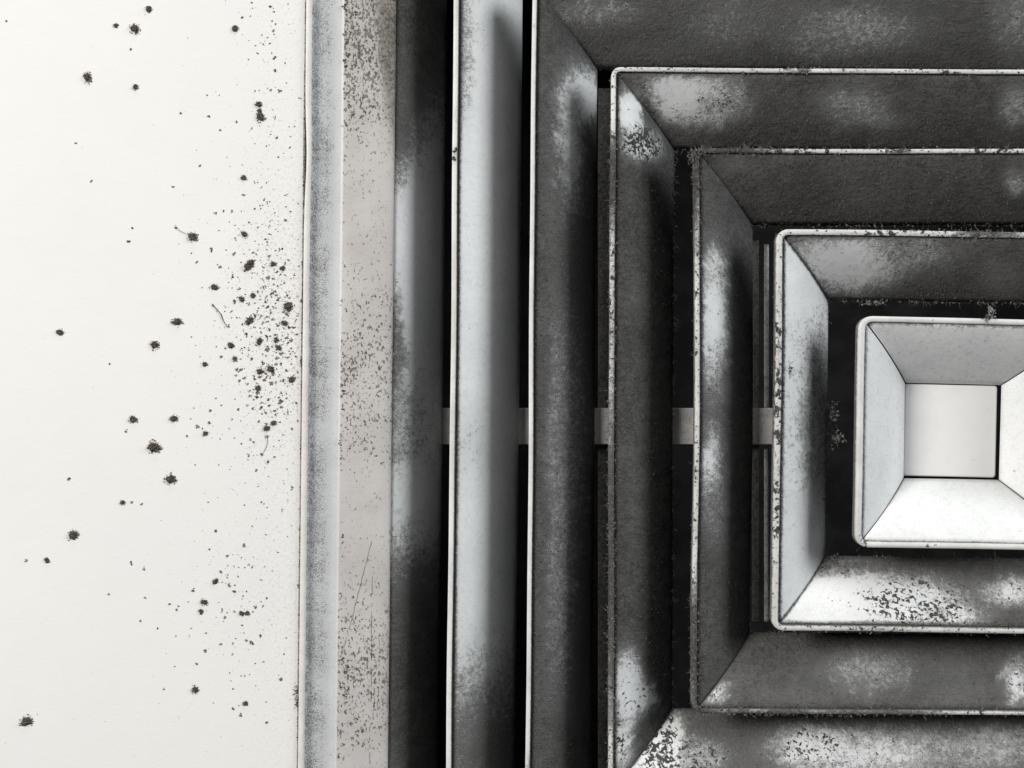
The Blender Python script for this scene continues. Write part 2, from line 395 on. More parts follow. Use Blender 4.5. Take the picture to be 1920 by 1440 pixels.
# ------------------------------------------------------------------ lint helpers
class Bits:
    def __init__(s): s.v = []; s.f = []
    def flake(s, x, y, w, r, flat=0.6):
        b = len(s.v); r = max(r, 0.3)
        d = [(1, 0, 0), (-1, 0, 0), (0, 1, 0), (0, -1, 0), (0, 0, 1), (0, 0, -1)]
        ang = random.random() * 6.28; ca, sa = math.cos(ang), math.sin(ang)
        for (dx, dy, dz) in d:
            k = r * random.uniform(0.45, 1.35)
            ex, ey = dx * k + random.uniform(-.25, .25) * r, dy * k + random.uniform(-.25, .25) * r
            s.v.append((x + ex * ca - ey * sa, y + ex * sa + ey * ca, w + dz * k * flat))
        for t in ((0, 2, 4), (2, 1, 4), (1, 3, 4), (3, 0, 4), (2, 0, 5), (1, 2, 5), (3, 1, 5), (0, 3, 5)):
            s.f.append(tuple(b + q for q in t))
    def fibre(s, pts, r):
        b = len(s.v); n = len(pts)
        for j, (x, y, w) in enumerate(pts):
            rr = r * (1.0 if 0 < j < n - 1 else 0.5)
            for q in range(3):
                t = q * 2.094 + j * 0.4
                s.v.append((x + rr * math.cos(t), y + rr * math.sin(t), w + rr * math.sin(t + 1.0)))
        for j in range(n - 1):
            for q in range(3):
                q2 = (q + 1) % 3
                s.f.append((b + j * 3 + q, b + j * 3 + q2, b + j * 3 + 3 + q2, b + j * 3 + 3 + q))
    def curl(s, x, y, w, length, r, dx=None, dy=None, dw=0.0, n=5, curlk=0.8):
        a = random.random() * 6.28 if dx is None else math.atan2(dy, dx) + random.uniform(-.7, .7)
        pts = []
        for j in range(n):
            pts.append((x, y, w)); a += random.uniform(-curlk, curlk)
            x += math.cos(a) * length / n; y += math.sin(a) * length / n; w += dw / n + random.uniform(-.4, .4)
        s.fibre(pts, r)
    def build(s, name, mat, parent=None, origin=None):
        if not s.v: return None
        a = np.array(s.v)
        ox, oy = (CX, CY) if origin is None else origin
        V = loc(a[:, 0] - ox, a[:, 1] - oy, a[:, 2])
        return mesh_obj(name, V, s.f, mat, parent, False)

# ------------------------------------------------------------------ ceiling with its opening
def build_ceiling():
    # tile edge around the diffuser: inner edge follows the twisted frame
    L = dict(c=(1827.0, 812.5), r=0.62)
    h0 = 1263.0
    hs = [1262.6, 1263.0, 1264.2, 1272, 1290, 1320, 1360, 1420, 1500, 1600, 1800, 2300, 4000, 8500]
    ws = [26, 1.2, 0, 0, 0, 0, 0, 0, 0, 0, 0, 0, 0, 0]
    n = 160
    xs, ys, wv, film = [], [], [], []
    V = []; Fa = []; fl = []
    for hh, w in zip(hs, ws):
        for k in range(4):
            for j in range(n):
                a = hh * (1 - 2 * j / n)
                x, y = turn(-hh, a, k)
                gx, gy = place(x, y, L)
                V.append((gx, gy, w))
                d = hh - h0
                g = math.exp(-(d / 95.0) ** 2) * (0.30 + 0.70 * math.exp(-((gy - 610) / 210.0) ** 2) + 0.30 * math.exp(-((gy - 1120) / 140.0) ** 2))
                fl.append(min(1.0, g))
    V = np.array(V); m = 4 * n
    for q in range(len(hs) - 1):
        for j in range(m):
            Fa.append((q * m + j, q * m + (j + 1) % m, (q + 1) * m + (j + 1) % m, (q + 1) * m + j))
    VV = loc(V[:, 0] - 960, V[:, 1] - 720, V[:, 2])
    f = Fa[5 * m]; e1 = VV[f[1]] - VV[f[0]]; e2 = VV[f[3]] - VV[f[0]]
    if np.cross(e1, e2)[2] > 0: Fa = [g[::-1] for g in Fa]
    o = mesh_obj('ceiling', VV, Fa, M_ceil, None, False, {'film': fl})
    o.location = (0, 0, ZC); o['kind'] = 'structure'
    return o
build_ceiling()

# ------------------------------------------------------------------ outer frame
FR = dict(h=1261.0, c=(1827.0, 812.5), r=0.62, run=268.0, dep=108.0)
def frame_bend(x, y):
    """the thin outer lip is dented beside the upper left of the picture"""
    return 4.0 * math.exp(-((y + 505) / 75.0) ** 2) if x < -1180 else 0.0
def build_frame():
    profile = [(0, 20), (0, -2), (0.8, -4.2), (2.5, -5.2), (6.5, -5.4), (9.0, -5.0), (10.8, -3.6), (11.6, -1.0), (12.2, 3.0),
               (14, 5.0), (26, 8.5), (40, 12.5), (50, 15.0), (58, 16.6), (63, 17.0), (66.5, 16.6), (69.0, 15.2), (71.0, 14.6), (84, 14.4), (100, 14.3), (116, 14.3), (132, 14.3), (148, 14.3), (160, 14.4), (164, 14.8), (165.6, 16.2), (166, 19)]
    xs, ys, ws, F = sweep(FR['h'], 22.0, profile, 9.0, None)
    us = np.array([p[0] for p in profile])[:, None] * np.ones_like(xs)
    for q in range(0, 11):
        for j in range(xs.shape[1]):
            xs[q, j] += frame_bend(xs[q, j], ys[q, j]) * (1 - q / 11.0)
    gx, gy = place(xs, ys, FR)
    X, Y = seen(gx, gy, ws)
    # corners with rounding radius smaller than the offset turn inside out: clamp handled by profile size
    film = np.zeros_like(xs); speck = np.full_like(xs, -0.3)
    flange = sm(us, 12.5, 16) * (1 - sm(us, 44, 62))
    film += flange * (0.42 + 0.14 * vnoise(X, Y, 1 / 60.0, 2.0)); speck = speck * (1 - flange) + flange * 0.10
    band = sm(us, 64, 70)
    yd = 0.60 * np.exp(-((Y - 60) / 230.0) ** 2) + 0.40 * np.exp(-((Y - 700) / 210.0) ** 2) + 0.44 * np.exp(-((Y - 1260) / 190.0) ** 2)
    speck = speck * (1 - band) + band * (0.19 + 0.62 * yd)
    film = film + band * (0.20 + 0.55 * yd * sm(us, 118, 166) + 0.12 * sm(us, 150, 166))
    film = film + band * 0.42 * np.exp(-((Y - 20) / 170.0) ** 2) * sm(us, 125, 166)
    film = film + band * 0.30 * np.exp(-((Y + 20) / 230.0) ** 2)
    film = film + (1 - sm(us, 11, 14)) * 0.05
    film = np.clip(film + 0.5 * sm(us, 10.5, 12) * (1 - sm(us, 12.5, 16)), 0, 1)
    V = loc((gx - CX).ravel(), (gy - CY).ravel(), ws.ravel())
    n = xs.shape[1]
    F = orient_down(V, F, 19 * n + 5)
    o = mesh_obj('frame', V, F, M_frame, root, True, {'film': film.ravel(), 'speck': speck.ravel()})
    o.data.materials.append(M_lip); o.data.materials.append(M_flange)
    idx = np.array([(1 if q < 9 else 2 if q < 16 else 0) for q in range(len(profile) - 1) for _ in range(n)], dtype=np.int32)
    o.data.polygons.foreach_set('material_index', idx)
    return o
# the rounding radius must exceed the largest inward offset, so the frame's corners are square mitres instead
def sweep_mitre(h, profile, step):
    n = int(2 * h / step); m = len(profile)
    xs = np.zeros((m, 4 * n)); ys = np.zeros_like(xs); ws = np.zeros_like(xs)
    for q, (u, w) in enumerate(profile):
        for k in range(4):
            for j in range(n):
                x, y = turn(-(h - u), (h - u) * (1 - 2 * j / n), k)
                xs[q, k * n + j] = x; ys[q, k * n + j] = y; ws[q, k * n + j] = w
    N4 = 4 * n
    F = [(q * N4 + j, q * N4 + (j + 1) % N4, (q + 1) * N4 + (j + 1) % N4, (q + 1) * N4 + j) for q in range(m - 1) for j in range(N4)]
    return xs, ys, ws, F
_sweep_round = sweep
def sweep(h, rc, profile, step, i):
    return sweep_mitre(h, profile, step) if i is None else _sweep_round(h, rc, profile, step, i)
frame = build_frame()
for k in range(4):   # sloping throat of the frame, one sheet per side
    Lp = dict(h=FR['h'] - 166.0, c=FR['c'], r=FR['r'], run=90.0, dep=108.0)
    side = SIDES[k]
    h = Lp['h']; step = 9.0; na = int(2 * h / step); nt_ = 14
    Tg, Ag = np.meshgrid(np.linspace(0, 1, nt_), np.linspace(-1, 1, na + 1), indexing='ij')
    u = Lp['run'] * Tg; H = h - u; a = Ag * (H - 1.0)
    x, y = turn(-H, a, k); w = 19.0 + prof(Tg, 92.0)
    gx, gy = place(x, y, Lp); X, Y = seen(gx, gy, w)
    f0, s0 = BASE[(side, 6)]
    film, speck = apply_blobs(np.full_like(X, f0), np.full_like(X, s0), X, Y, BLOB.get((side, 6), []))
    V = loc((gx - CX).ravel(), (gy - CY).ravel(), w.ravel())
    n1 = na + 1
    F = [(r * n1 + c, r * n1 + c + 1, (r + 1) * n1 + c + 1, (r + 1) * n1 + c) for r in range(nt_ - 1) for c in range(na)]
    F = orient_down(V, F, 0)
    o = mesh_obj('throat_panel', V, F, M_panel, frame, True, {'film': film.ravel(), 'speck': speck.ravel()})
    md = o.modifiers.new('sheet', 'SOLIDIFY'); md.thickness = 0.0007; md.offset = -1

# ------------------------------------------------------------------ nested louvers
def rim_density(i, X, Y):
    film, speck = apply_blobs(np.full_like(X, 0.10 if i in (0, 4, 5) else 0.32), np.full_like(X, {0: 0.1, 1: 0.25, 2: 0.33, 3: 0.3, 4: 0.02, 5: 0.02}[i]), X, Y, RIM_BLOB.get(i, []))
    return film, speck

LNAME = {0: 'center_cone'}
for i, L in LOUV.items():
    rw = L['rim']
    prof_rim = [(0.6, 26), (0, 14), (0, 3.0), (0.8, 1.0), (2.6, 0.0), (rw * 0.5, -0.5), (rw - 3.0, 0.0), (rw - 1.0, 1.0), (rw - 0.2, 2.6), (rw, 6.0), (rw + 0.3, 12)]
    xs, ys, ws, F = _sweep_round(L['h'], L['rc'], prof_rim, 7.0, i)
    gx, gy = place(xs, ys, L); X, Y = seen(gx, gy, ws)
    film, speck = rim_density(i, X, Y)
    us = np.array([p[0] for p in prof_rim])[:, None] * np.ones_like(xs)
    film = np.maximum(film, 0.85 * sm(us, rw - 2.2, rw - 0.4) * (0.5 if i == 0 else 1.0))
    wsx = ws * np.ones_like(xs)
    film = np.maximum(film, 0.7 * sm(wsx, 4, 14))
    V = loc(xs.ravel(), ys.ravel(), ws.ravel())
    n = xs.shape[1]; F = orient_down(V, F, 5 * n + 4)
    o = mesh_obj(LNAME.get(i, 'louver'), V, F, M_rim, root, True, {'film': film.ravel(), 'speck': speck.ravel()})
    o.location = ((L['c'][0] - CX) * U, (L['c'][1] - CY) * U, 0); o.rotation_euler = (0, 0, math.radians(L['r']))
    for k in range(4):
        make_panel(o, i, k, L, rw + 1.2, M_panel)
    # lint clinging to the rim
    if i <= 3:
        B = Bits()
        Xr, Yr = X[5], Y[5]; fr, sr = film[5], speck[5]
        for j in range(n):
            if Xr[j] > 1960: 
                if random.random() < 0.6: continue
            dens = max(0.0, fr[j] * 1.0 + sr[j] * 0.5 - (0.25 if i else 0.33))
            for _ in range(int(dens * 9 + random.random())):
                q = random.choice((1, 2, 3, 4, 5, 6, 7, 8))
                x0, y0 = xs[q, j] + random.uniform(-4, 4), ys[q, j] + random.uniform(-4, 4)
                B.flake(x0, y0, ws[q, j] - 0.3, random.uniform(0.7, 2.2))
                if random.random() < 0.9 * min(1, dens * 1.6) * max(0.0, mnoise.noise((Xr[j] / 17.0, Yr[j] / 17.0, 4.0 + i)) + 0.12):
                    nx, ny = xs[1, j] - xs[9, j], ys[1, j] - ys[9, j]
                    q = random.choice((1, 2, 2, 3))
                    B.curl(xs[q, j], ys[q, j], ws[q, j] - 0.4, random.uniform(4, 9) + 12 * random.random() ** 3, random.uniform(0.3, 0.65), nx, ny)
            # the deep edge also carries a ragged fringe
        if B.v:
            a = np.array(B.v)
            lo = mesh_obj('lint', loc(a[:, 0], a[:, 1], a[:, 2]), B.f, M_lint, o, False); lo['kind'] = 'stuff'
    # ragged lint on the deep edges of the dirtiest sheets
    if i in (1, 2, 3):
        B = Bits()
        for k in range(4):
            side = SIDES[k]; h = L['h'] - L['run']
            for _ in range(int(2 * h / 2.2)):
                a = random.uniform(-h, h)
                x, y = turn(-(h + random.uniform(-2, 5)), a, k)
                gx_, gy_ = place(x, y, L); sx_, sy_ = seen(gx_, gy_, L['dep'])
                amt = {('L', 3): .9, ('T', 3): .8, ('T', 1): .9, ('B', 1): .8}.get((side, i), 0.3)
                if side == 'T' and i == 1 and sx_ < 1560: amt = 0.2
                if side == 'L' and i == 1: amt = 0.12
                c = mnoise.noise((sx_ / 26.0, sy_ / 26.0, i * 3.1)) + 0.45
                if random.random() > amt * c * 1.4: continue
                B.flake(x, y, L['dep'] - 3 + random.uniform(-3, 2), random.uniform(0.8, 2.6))
                if random.random() < 0.35:
                    nx, ny = turn(1.0, 0.0, k)
                    B.curl(x, y, L['dep'] - 2, random.uniform(6, 18), random.uniform(0.4, 0.8), nx, ny)
        if B.v:
            a = np.array(B.v)
            lo = mesh_obj('lint', loc(a[:, 0], a[:, 1], a[:, 2]), B.f, M_lint, o, False); lo['kind'] = 'stuff'
    if i == 0: cone = o

# ------------------------------------------------------------------ closing plate of the cone
def box(name, x0, x1, y0, y1, w0, w1, mat, parent, film=0.0, speck=-0.3, origin=(CX, CY), div=1, bev=0.0):
    # prism with a subdivided lower face
    nx = max(1, int((x1 - x0) / div)) if div > 1 else 1; ny = max(1, int((y1 - y0) / div)) if div > 1 else 1
    gx = np.linspace(x0, x1, nx + 1); gy = np.linspace(y0, y1, ny + 1)
    V = []; F = []
    for w in (w0, w1):
        for b in gy:
            for a in gx: V.append((a, b, w))
    n = (nx + 1); m = n * (ny + 1)
    for j in range(ny):
        for q in range(nx):
            F.append((j * n + q, (j + 1) * n + q, (j + 1) * n + q + 1, j * n + q + 1))
            F.append((m + j * n + q, m + j * n + q + 1, m + (j + 1) * n + q + 1, m + (j + 1) * n + q))
    for q in range(nx):
        F.append((q, q + 1, m + q + 1, m + q)); b = ny * n; F.append((b + q + 1, b + q, m + b + q, m + b + q + 1))
    for j in range(ny):
        F.append(((j + 1) * n, j * n, m + j * n, m + (j + 1) * n)); e = n - 1; F.append((j * n + e, (j + 1) * n + e, m + (j + 1) * n + e, m + j * n + e))
    V = np.array(V)
    VV = loc(V[:, 0] - origin[0], V[:, 1] - origin[1], V[:, 2])
    k = len(V)
    o = mesh_obj(name, VV, F, mat, parent, False, {'film': np.full(k, film), 'speck': np.full(k, speck)})
    if bev:
        md = o.modifiers.new('edge', 'BEVEL'); md.width = bev * U; md.segments = 2; md.limit_method = 'ANGLE'
    return o

def rounded_plate(name, cx, cy, hx, hy, rc, w0, w1, mat, parent):
    pts = []
    for k in range(4):
        for j in range(7):
            t = math.pi + k * math.pi / 2 + j / 6.0 * math.pi / 2
            sx = (-1, 1, 1, -1)[k]; sy = (-1, -1, 1, 1)[k]
            pts.append((cx + sx * (hx - rc) + rc * math.cos(t), cy + sy * (hy - rc) + rc * math.sin(t)))
    n = len(pts)
    rings = [(0.965, w0), (0.985, w0 + 0.5), (1.0, w0 + 2.0), (1.0, w1)]
    V = []; F = []
    for s, w in rings:
        for x, y in pts: V.append((cx + (x - cx) * s, cy + (y - cy) * s, w))
    for q in range(len(rings) - 1):
        for j in range(n): F.append((q * n + j, q * n + (j + 1) % n, (q + 1) * n + (j + 1) % n, (q + 1) * n + j))
    F.append(tuple(range(n))[::-1]); F.append(tuple((len(rings) - 1) * n + j for j in range(n)))
    V = np.array(V); VV = loc(V[:, 0], V[:, 1], V[:, 2])
    return mesh_obj(name, VV, F, mat, parent, False, {'film': np.zeros(len(V)), 'speck': np.full(len(V), -0.3)})
Mplate = plain('clean_white_plate_paint', (0.88, 0.87, 0.85), 0.5, (0.84, 0.83, 0.815), 60)
pl = rounded_plate('center_plate', -2.4, -1.2, 91.6, 90.6, 6.0, 101.0, 106.0, Mplate, cone)
box('gap_shade_backing', -110, 110, -110, 110, 112, 115, M_duct, cone, origin=(0, 0))  # added dark sheet; its colour supplies the shade in the gap round the plate
# faint smudges on the plate and cone
B = Bits()
for (sx, sy, r) in ((1853, 771, 2.2), (1856, 774, 1.5), (1822, 863, 1.6), (1826, 862, 0.8)):
    x = 960 + (sx - 960) / (DIST / (DIST + 101)); y = 720 + (sy - 720) / (DIST / (DIST + 101))
    for _ in range(5): B.flake(x + random.gauss(0, r), y + random.gauss(0, r), 100.6, random.uniform(0.3, 0.6), 0.2)
o = B.build('smudge', M_pale_lint, root); o['kind'] = 'stuff'

# ------------------------------------------------------------------ behind the louvers: cross bar, strips, rod, duct
box('cross_bar', 822, 1500, 767.5, 839.5, 112, 118, M_bar, root, film=0.38, speck=0.1, div=24, bev=1.5)
box('back_strip', 1133, 1157, 126, 1500, 142, 146, M_panel, root, film=1.0, speck=0.6, div=12)
box('back_strip', 1442, 1455, 432, 1195, 138, 142, M_panel, root, film=0.9, speck=0.5, div=12)
def rod(name, x, y0, y1, w, r, mat, film):
    V = []; F = []; n = 12; m = int((y1 - y0) / 12)
    for j in range(m + 1):
        for q in range(n):
            t = q * 2 * math.pi / n; V.append((x + r * math.cos(t), y0 + (y1 - y0) * j / m, w + r * math.sin(t)))
    for j in range(m):
        for q in range(n): F.append((j * n + q, j * n + (q + 1) % n, (j + 1) * n + (q + 1) % n, (j + 1) * n + q))
    F.append(tuple(range(n))); F.append(tuple(m * n + q for q in range(n))[::-1])
    V = np.array(V); k = len(V)
    return mesh_obj(name, loc(V[:, 0] - CX, V[:, 1] - CY, V[:, 2]), F, mat, root, True, {'film': np.full(k, film), 'speck': np.full(k, 0.1)})
rod('damper_rod', 1470.5, 440, 1196, 140, 4.8, M_panel, 0.48)
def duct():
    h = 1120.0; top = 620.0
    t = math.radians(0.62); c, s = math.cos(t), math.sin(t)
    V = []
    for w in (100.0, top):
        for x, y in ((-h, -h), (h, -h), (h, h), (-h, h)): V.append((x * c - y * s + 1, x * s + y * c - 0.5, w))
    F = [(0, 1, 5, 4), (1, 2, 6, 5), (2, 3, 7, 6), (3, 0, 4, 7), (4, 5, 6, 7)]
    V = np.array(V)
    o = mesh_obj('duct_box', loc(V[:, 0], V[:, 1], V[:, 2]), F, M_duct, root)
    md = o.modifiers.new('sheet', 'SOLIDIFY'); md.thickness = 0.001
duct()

# dust tufts that stand out on the rims
def tuft(sx, sy, w, r, n, mat, name='dust_tuft', dx=0.0, dy=0.0, stretch=(1, 1)):
    s = DIST / (DIST + w); x = 960 + (sx - 960) / s; y = 720 + (sy - 720) / s
    B = Bits()
    for _ in range(n):
        px, py = x + random.gauss(0, r * 0.45) * stretch[0], y + random.gauss(0, r * 0.45) * stretch[1]
        B.flake(px, py, w + random.gauss(0, r * 0.25), random.uniform(0.10, 0.22) * r)
        if random.random() < 0.6: B.curl(px, py, w, random.uniform(0.5, 1.3) * r, random.uniform(0.35, 0.6), dx or None, dy)
    return B.build(name, mat, root)
tuft(1857, 586, -2, 10, 34, M_pale_lint, stretch=(0.7, 1.2))
tuft(1851, 598, -1, 7, 26, M_lint)
tuft(1480, 690, 12, 10, 36, M_lint, stretch=(0.6, 1.3))
tuft(1461, 712, 0, 7, 20, M_lint)
tuft(1558, 770, 102, 20, 60, M_pale_lint, stretch=(0.6, 1.3))
tuft(1566, 822, 104, 17, 44, M_pale_lint)
tuft(1512, 1018, 60, 6, 18, M_lint, stretch=(0.5, 1.2))
tuft(1548, 565, 96, 9, 30, M_lint)
tuft(1640, 568, 98, 11, 26, M_pale_lint, stretch=(2.4, 0.35))
tuft(1558, 1052, 94, 15, 44, M_lint, stretch=(1.6, 0.7))
tuft(1300, 290, -1, 12, 60, M_lint)
tuft(1316, 283, -1, 10, 40, M_lint)

# specks, scratches and hairs stuck to the frame
B = Bits()
def on_frame(sx, sy, w): 
    s = DIST / (DIST + w); return 960 + (sx - 960) / s, 720 + (sy - 720) / s
def line(p0, p1, w, r, jit, gaps=0.0, seg=7.0):
    n = int(math.hypot(p1[0] - p0[0], p1[1] - p0[1]) / seg)
    prev = None
    for j in range(n + 1):
        t = j / n
        x, y = on_frame(p0[0] + (p1[0] - p0[0]) * t + random.uniform(-jit, jit), p0[1] + (p1[1] - p0[1]) * t, w)
        if prev and random.random() > gaps: B.fibre([prev, (x, y, w)], r * random.uniform(0.5, 1.2))
        prev = (x, y, w)
line((697, 1015), (655, 1180), 14.0, 0.85, 0.6, 0.08); line((650, 1195), (634, 1250), 14.0, 0.8, 0.6, 0.25)
line((698, 1080), (696, 1210), 14.0, 0.7, 0.5, 0.45); line((697, 1140), (696, 1330), 14.0, 0.9, 0.7, 0.25); line((703, 1290), (700, 1345), 14.0, 0.7, 0.6, 0.3); line((712, 1180), (708, 1345), 14.0, 0.6, 1.5, 0.5)
line((695, 1330), (693, 1440), 14.0, 0.8, 1.2, 0.4)
for _ in range(70):
    sy = random.choice((random.gauss(60, 90), random.uniform(560, 900), random.gauss(1270, 110), random.uniform(0, 1440)))
    if not -20 < sy < 1460: continue
    sx = 643 + abs(random.gauss(0, 16)) - sy * 0.0085
    x, y = on_frame(sx, sy, 14)
    r = random.uniform(1.0, 2.6)
    for _q in range(3): B.flake(x + random.gauss(0, r * 0.6), y + random.gauss(0, r * 1.0), 13.6, r * random.uniform(0.5, 0.9), 0.35)
for _ in range(230):
    sy = random.uniform(-10, 1450); sx = random.choice((random.uniform(583, 625), random.uniform(640, 730))) - sy * 0.0085 + 4
    x, y = on_frame(sx, sy, 10)
    B.flake(x, y, 13.2 if sx > 632 else 5.5 + (sx - 583) * 0.2, random.uniform(0.5, 1.3), 0.3)
for (sx, sy, r) in ((645, 12, 3.2), (648, 18, 2.6), (666, 24, 3.0), (658, 34, 2.4), (648, 122, 3.4), (649, 74, 2.2), (644, 66, 2.0), (636, 830, 2.4), (644, 737, 3.6), (642, 768, 2.0), (662, 1119, 2.4), (640, 1234, 2.8), (570, 1195, 2.6), (638, 1290, 2.4), (645, 1305, 3.0), (678, 1300, 2.2), (670, 1370, 2.6)):
    x, y = on_frame(sx, sy, 14)
    for _q in range(4): B.flake(x + random.gauss(0, r * 0.5), y + random.gauss(0, r * 0.8), 13.4 if sx > 600 else -4, r * random.uniform(0.5, 0.8), 0.35)
o = B.build('dirt_flecks', M_clump, frame); o['kind'] = 'stuff'

# crumbs packed in the joint between ceiling and frame
B = Bits()
for _ in range(1500):
    sy = random.uniform(-60, 1500)
    d = 0.25 + 0.75 * max(0, mnoise.noise((sy / 45.0, 3.3, 0)) + 0.35) + 0.5 * math.exp(-((sy - 640) / 190.0) ** 2)
    if random.random() > d * 0.75: continue
    a = sy - 812.5
    x, y = place(-1262.3 + random.gauss(0, 0.9), a, FR)
    B.flake(x, y, random.uniform(-1.2, 1.5), random.uniform(0.6, 1.7), 0.5)
for (sy, n, sp) in ((510, 18, 3), (1112, 14, 3), (1310, 60, 7), (1330, 40, 5), (690, 16, 3), (700, 14, 2), (575, 20, 3)):
    for _ in range(n):
        x, y = place(-1262.5 - abs(random.gauss(0, sp * 0.55)), sy + random.gauss(0, sp) - 812.5, FR)
        B.flake(x, y, -0.8, random.uniform(0.6, 1.5), 0.5)
o = B.build('edge_crumbs', M_crumb, frame); o['kind'] = 'stuff'

# ------------------------------------------------------------------ dust on the ceiling
# single clumps: x, y, radius, elongation, angle (deg), label
SPECKS = [
 (279, 17, 6.0, 1.1, 30, 'round dark dust speck on the ceiling at the top picture edge'),
 (253, 54, 8.5, 1.25, 70, 'dark dust clump with a wisp, largest of the top left trio'),
 (217, 48, 4.6, 1.1, 0, 'small dust speck left of the largest clump of the top left trio'),
 (440, 54, 6.2, 1.05, 60, 'round dark dust speck alone near the top, right of the top left trio'),
 (164, 145, 8.5, 1.35, 80, 'tall dark dust clump alone at the upper left of the ceiling'),
 (254, 163, 5.6, 1.2, 120, 'small dust speck below the top left trio of specks'),
 (457, 333, 5.4, 1.0, 0, 'single round dust speck above the dense cluster on the ceiling'),
 (362, 445, 8.6, 1.1, 20, 'dark dust clump with a thin tail pointing up left'),
 (458, 439, 6.2, 1.3, 40, 'oval dust speck just above the long diagonal smear of dust'),
 (467, 497, 9.0, 2.3, 125, 'long diagonal dust smear at the top of the dense cluster'),
 (402, 538, 6.8, 1.35, 10, 'oval dust speck at the left border of the dense cluster, above the curved hair'),
 (512, 495, 5.2, 1.1, 20, 'dust speck right of the long diagonal smear, left one of a level pair'), (530, 503, 5.0, 1.3, 110, 'dust speck right of the long diagonal smear, right one of a level pair'), (453, 561, 5.6, 1.1, 30, 'left of two side by side dust specks just above the elongated slanting clump'), (474, 554, 5.2, 1.1, 120, 'right of two side by side dust specks just above the elongated slanting clump'),
 (540, 575, 8.6, 1.25, 90, 'large ragged dust clump closest to the diffuser frame lip'),
 (468, 601, 7.6, 1.7, 140, 'elongated slanting dust clump in the middle of the dense cluster'),
 (533, 605, 5.4, 1.6, 0, 'wide dust speck just below the ragged clump closest to the frame lip'),
 (333, 603, 8.4, 1.35, 10, 'oval dark dust clump left of the dense cluster, upper of a pair'),
 (290, 647, 8.0, 1.05, 0, 'round dark dust clump left of the dense cluster, lower of a pair'),
 (113, 623, 6.4, 1.35, 15, 'lone faint dust speck far left at mid height of the ceiling'),
 (433, 648, 6.2, 1.15, 40, 'leftmost dark dust speck of the dense cluster, below the end of the curved hair'), (440, 673, 5.0, 1.1, 90, 'dust speck just below the leftmost dark one of the dense cluster'), (486, 640, 6.2, 1.6, 110, 'tall narrow dust speck below the elongated slanting clump'), (518, 637, 5.2, 1.1, 50, 'upper of two stacked dust specks right of the tall narrow speck'),
 (523, 652, 5.2, 1.2, 80, 'lower of two stacked dust specks right of the tall narrow speck'), (487, 696, 6.4, 1.1, 20, 'left and smaller of two neighbouring specks in the lower dense cluster'), (507, 692, 7.4, 1.3, 30, 'right and larger of two neighbouring specks in the lower dense cluster'), (547, 712, 6.2, 1.6, 120, 'slanting dust speck almost touching the frame joint, low in the dense cluster'), (484, 728, 5.6, 1.3, 70, 'dust speck below the two neighbouring specks of the lower dense cluster'),
 (384, 683, 5.2, 1.1, 30, 'small dust speck standing alone left of the dense cluster, below the curved hair'),
 (250, 786, 7.2, 1.1, 20, 'round dark dust speck, left of two level specks below mid height'),
 (326, 785, 7.2, 1.25, 170, 'oval dark dust speck, right of two level specks below mid height'),
 (288, 838, 11.2, 1.05, 40, 'biggest fuzzy round dust clump on the ceiling'),
 (320, 898, 9.4, 1.15, 160, 'large solid dust clump just below the biggest fuzzy one'),
 (385, 813, 5.2, 1.5, 150, 'short slanting dust speck right of the biggest fuzzy clump'),
 (513, 793, 5.2, 1.2, 140, 'upper right of two dust specks at the bottom end of the dense cluster'), (500, 803, 5.8, 1.5, 160, 'lower left of two dust specks at the bottom end of the dense cluster'),
 (230, 942, 5.2, 1.1, 0, 'small brownish dust speck, leftmost of a short row of three'),
 (138, 1003, 9.2, 1.25, 140, 'dark smudged dust clump at the lower left of the ceiling'),
 (88, 1051, 5.4, 1.2, 60, 'faint small dust speck below the smudged lower left clump'),
 (404, 1090, 5.6, 1.4, 130, 'slanting dust speck, topmost larger one of the loose lower cluster'), (383, 1129, 6.2, 1.3, 10, 'upper and larger of two stacked specks left in the loose lower cluster'), (377, 1146, 5.0, 1.0, 0, 'lower and smaller of two stacked specks left in the loose lower cluster'), (453, 1150, 4.8, 1.1, 0, 'left of a tight level pair of specks in the loose lower cluster'), (464, 1150, 4.8, 1.1, 0, 'right of a tight level pair of specks in the loose lower cluster'),
 (366, 1293, 6.8, 1.1, 70, 'round dark dust speck alone near the bottom, left of the frame'),
 (50, 1352, 10.0, 1.3, 150, 'smeared greyish dust clump in the bottom left corner of the ceiling'),
 (460, 1319, 5.0, 1.2, 0, 'brownish dust speck right of the lone speck near the bottom'),
]
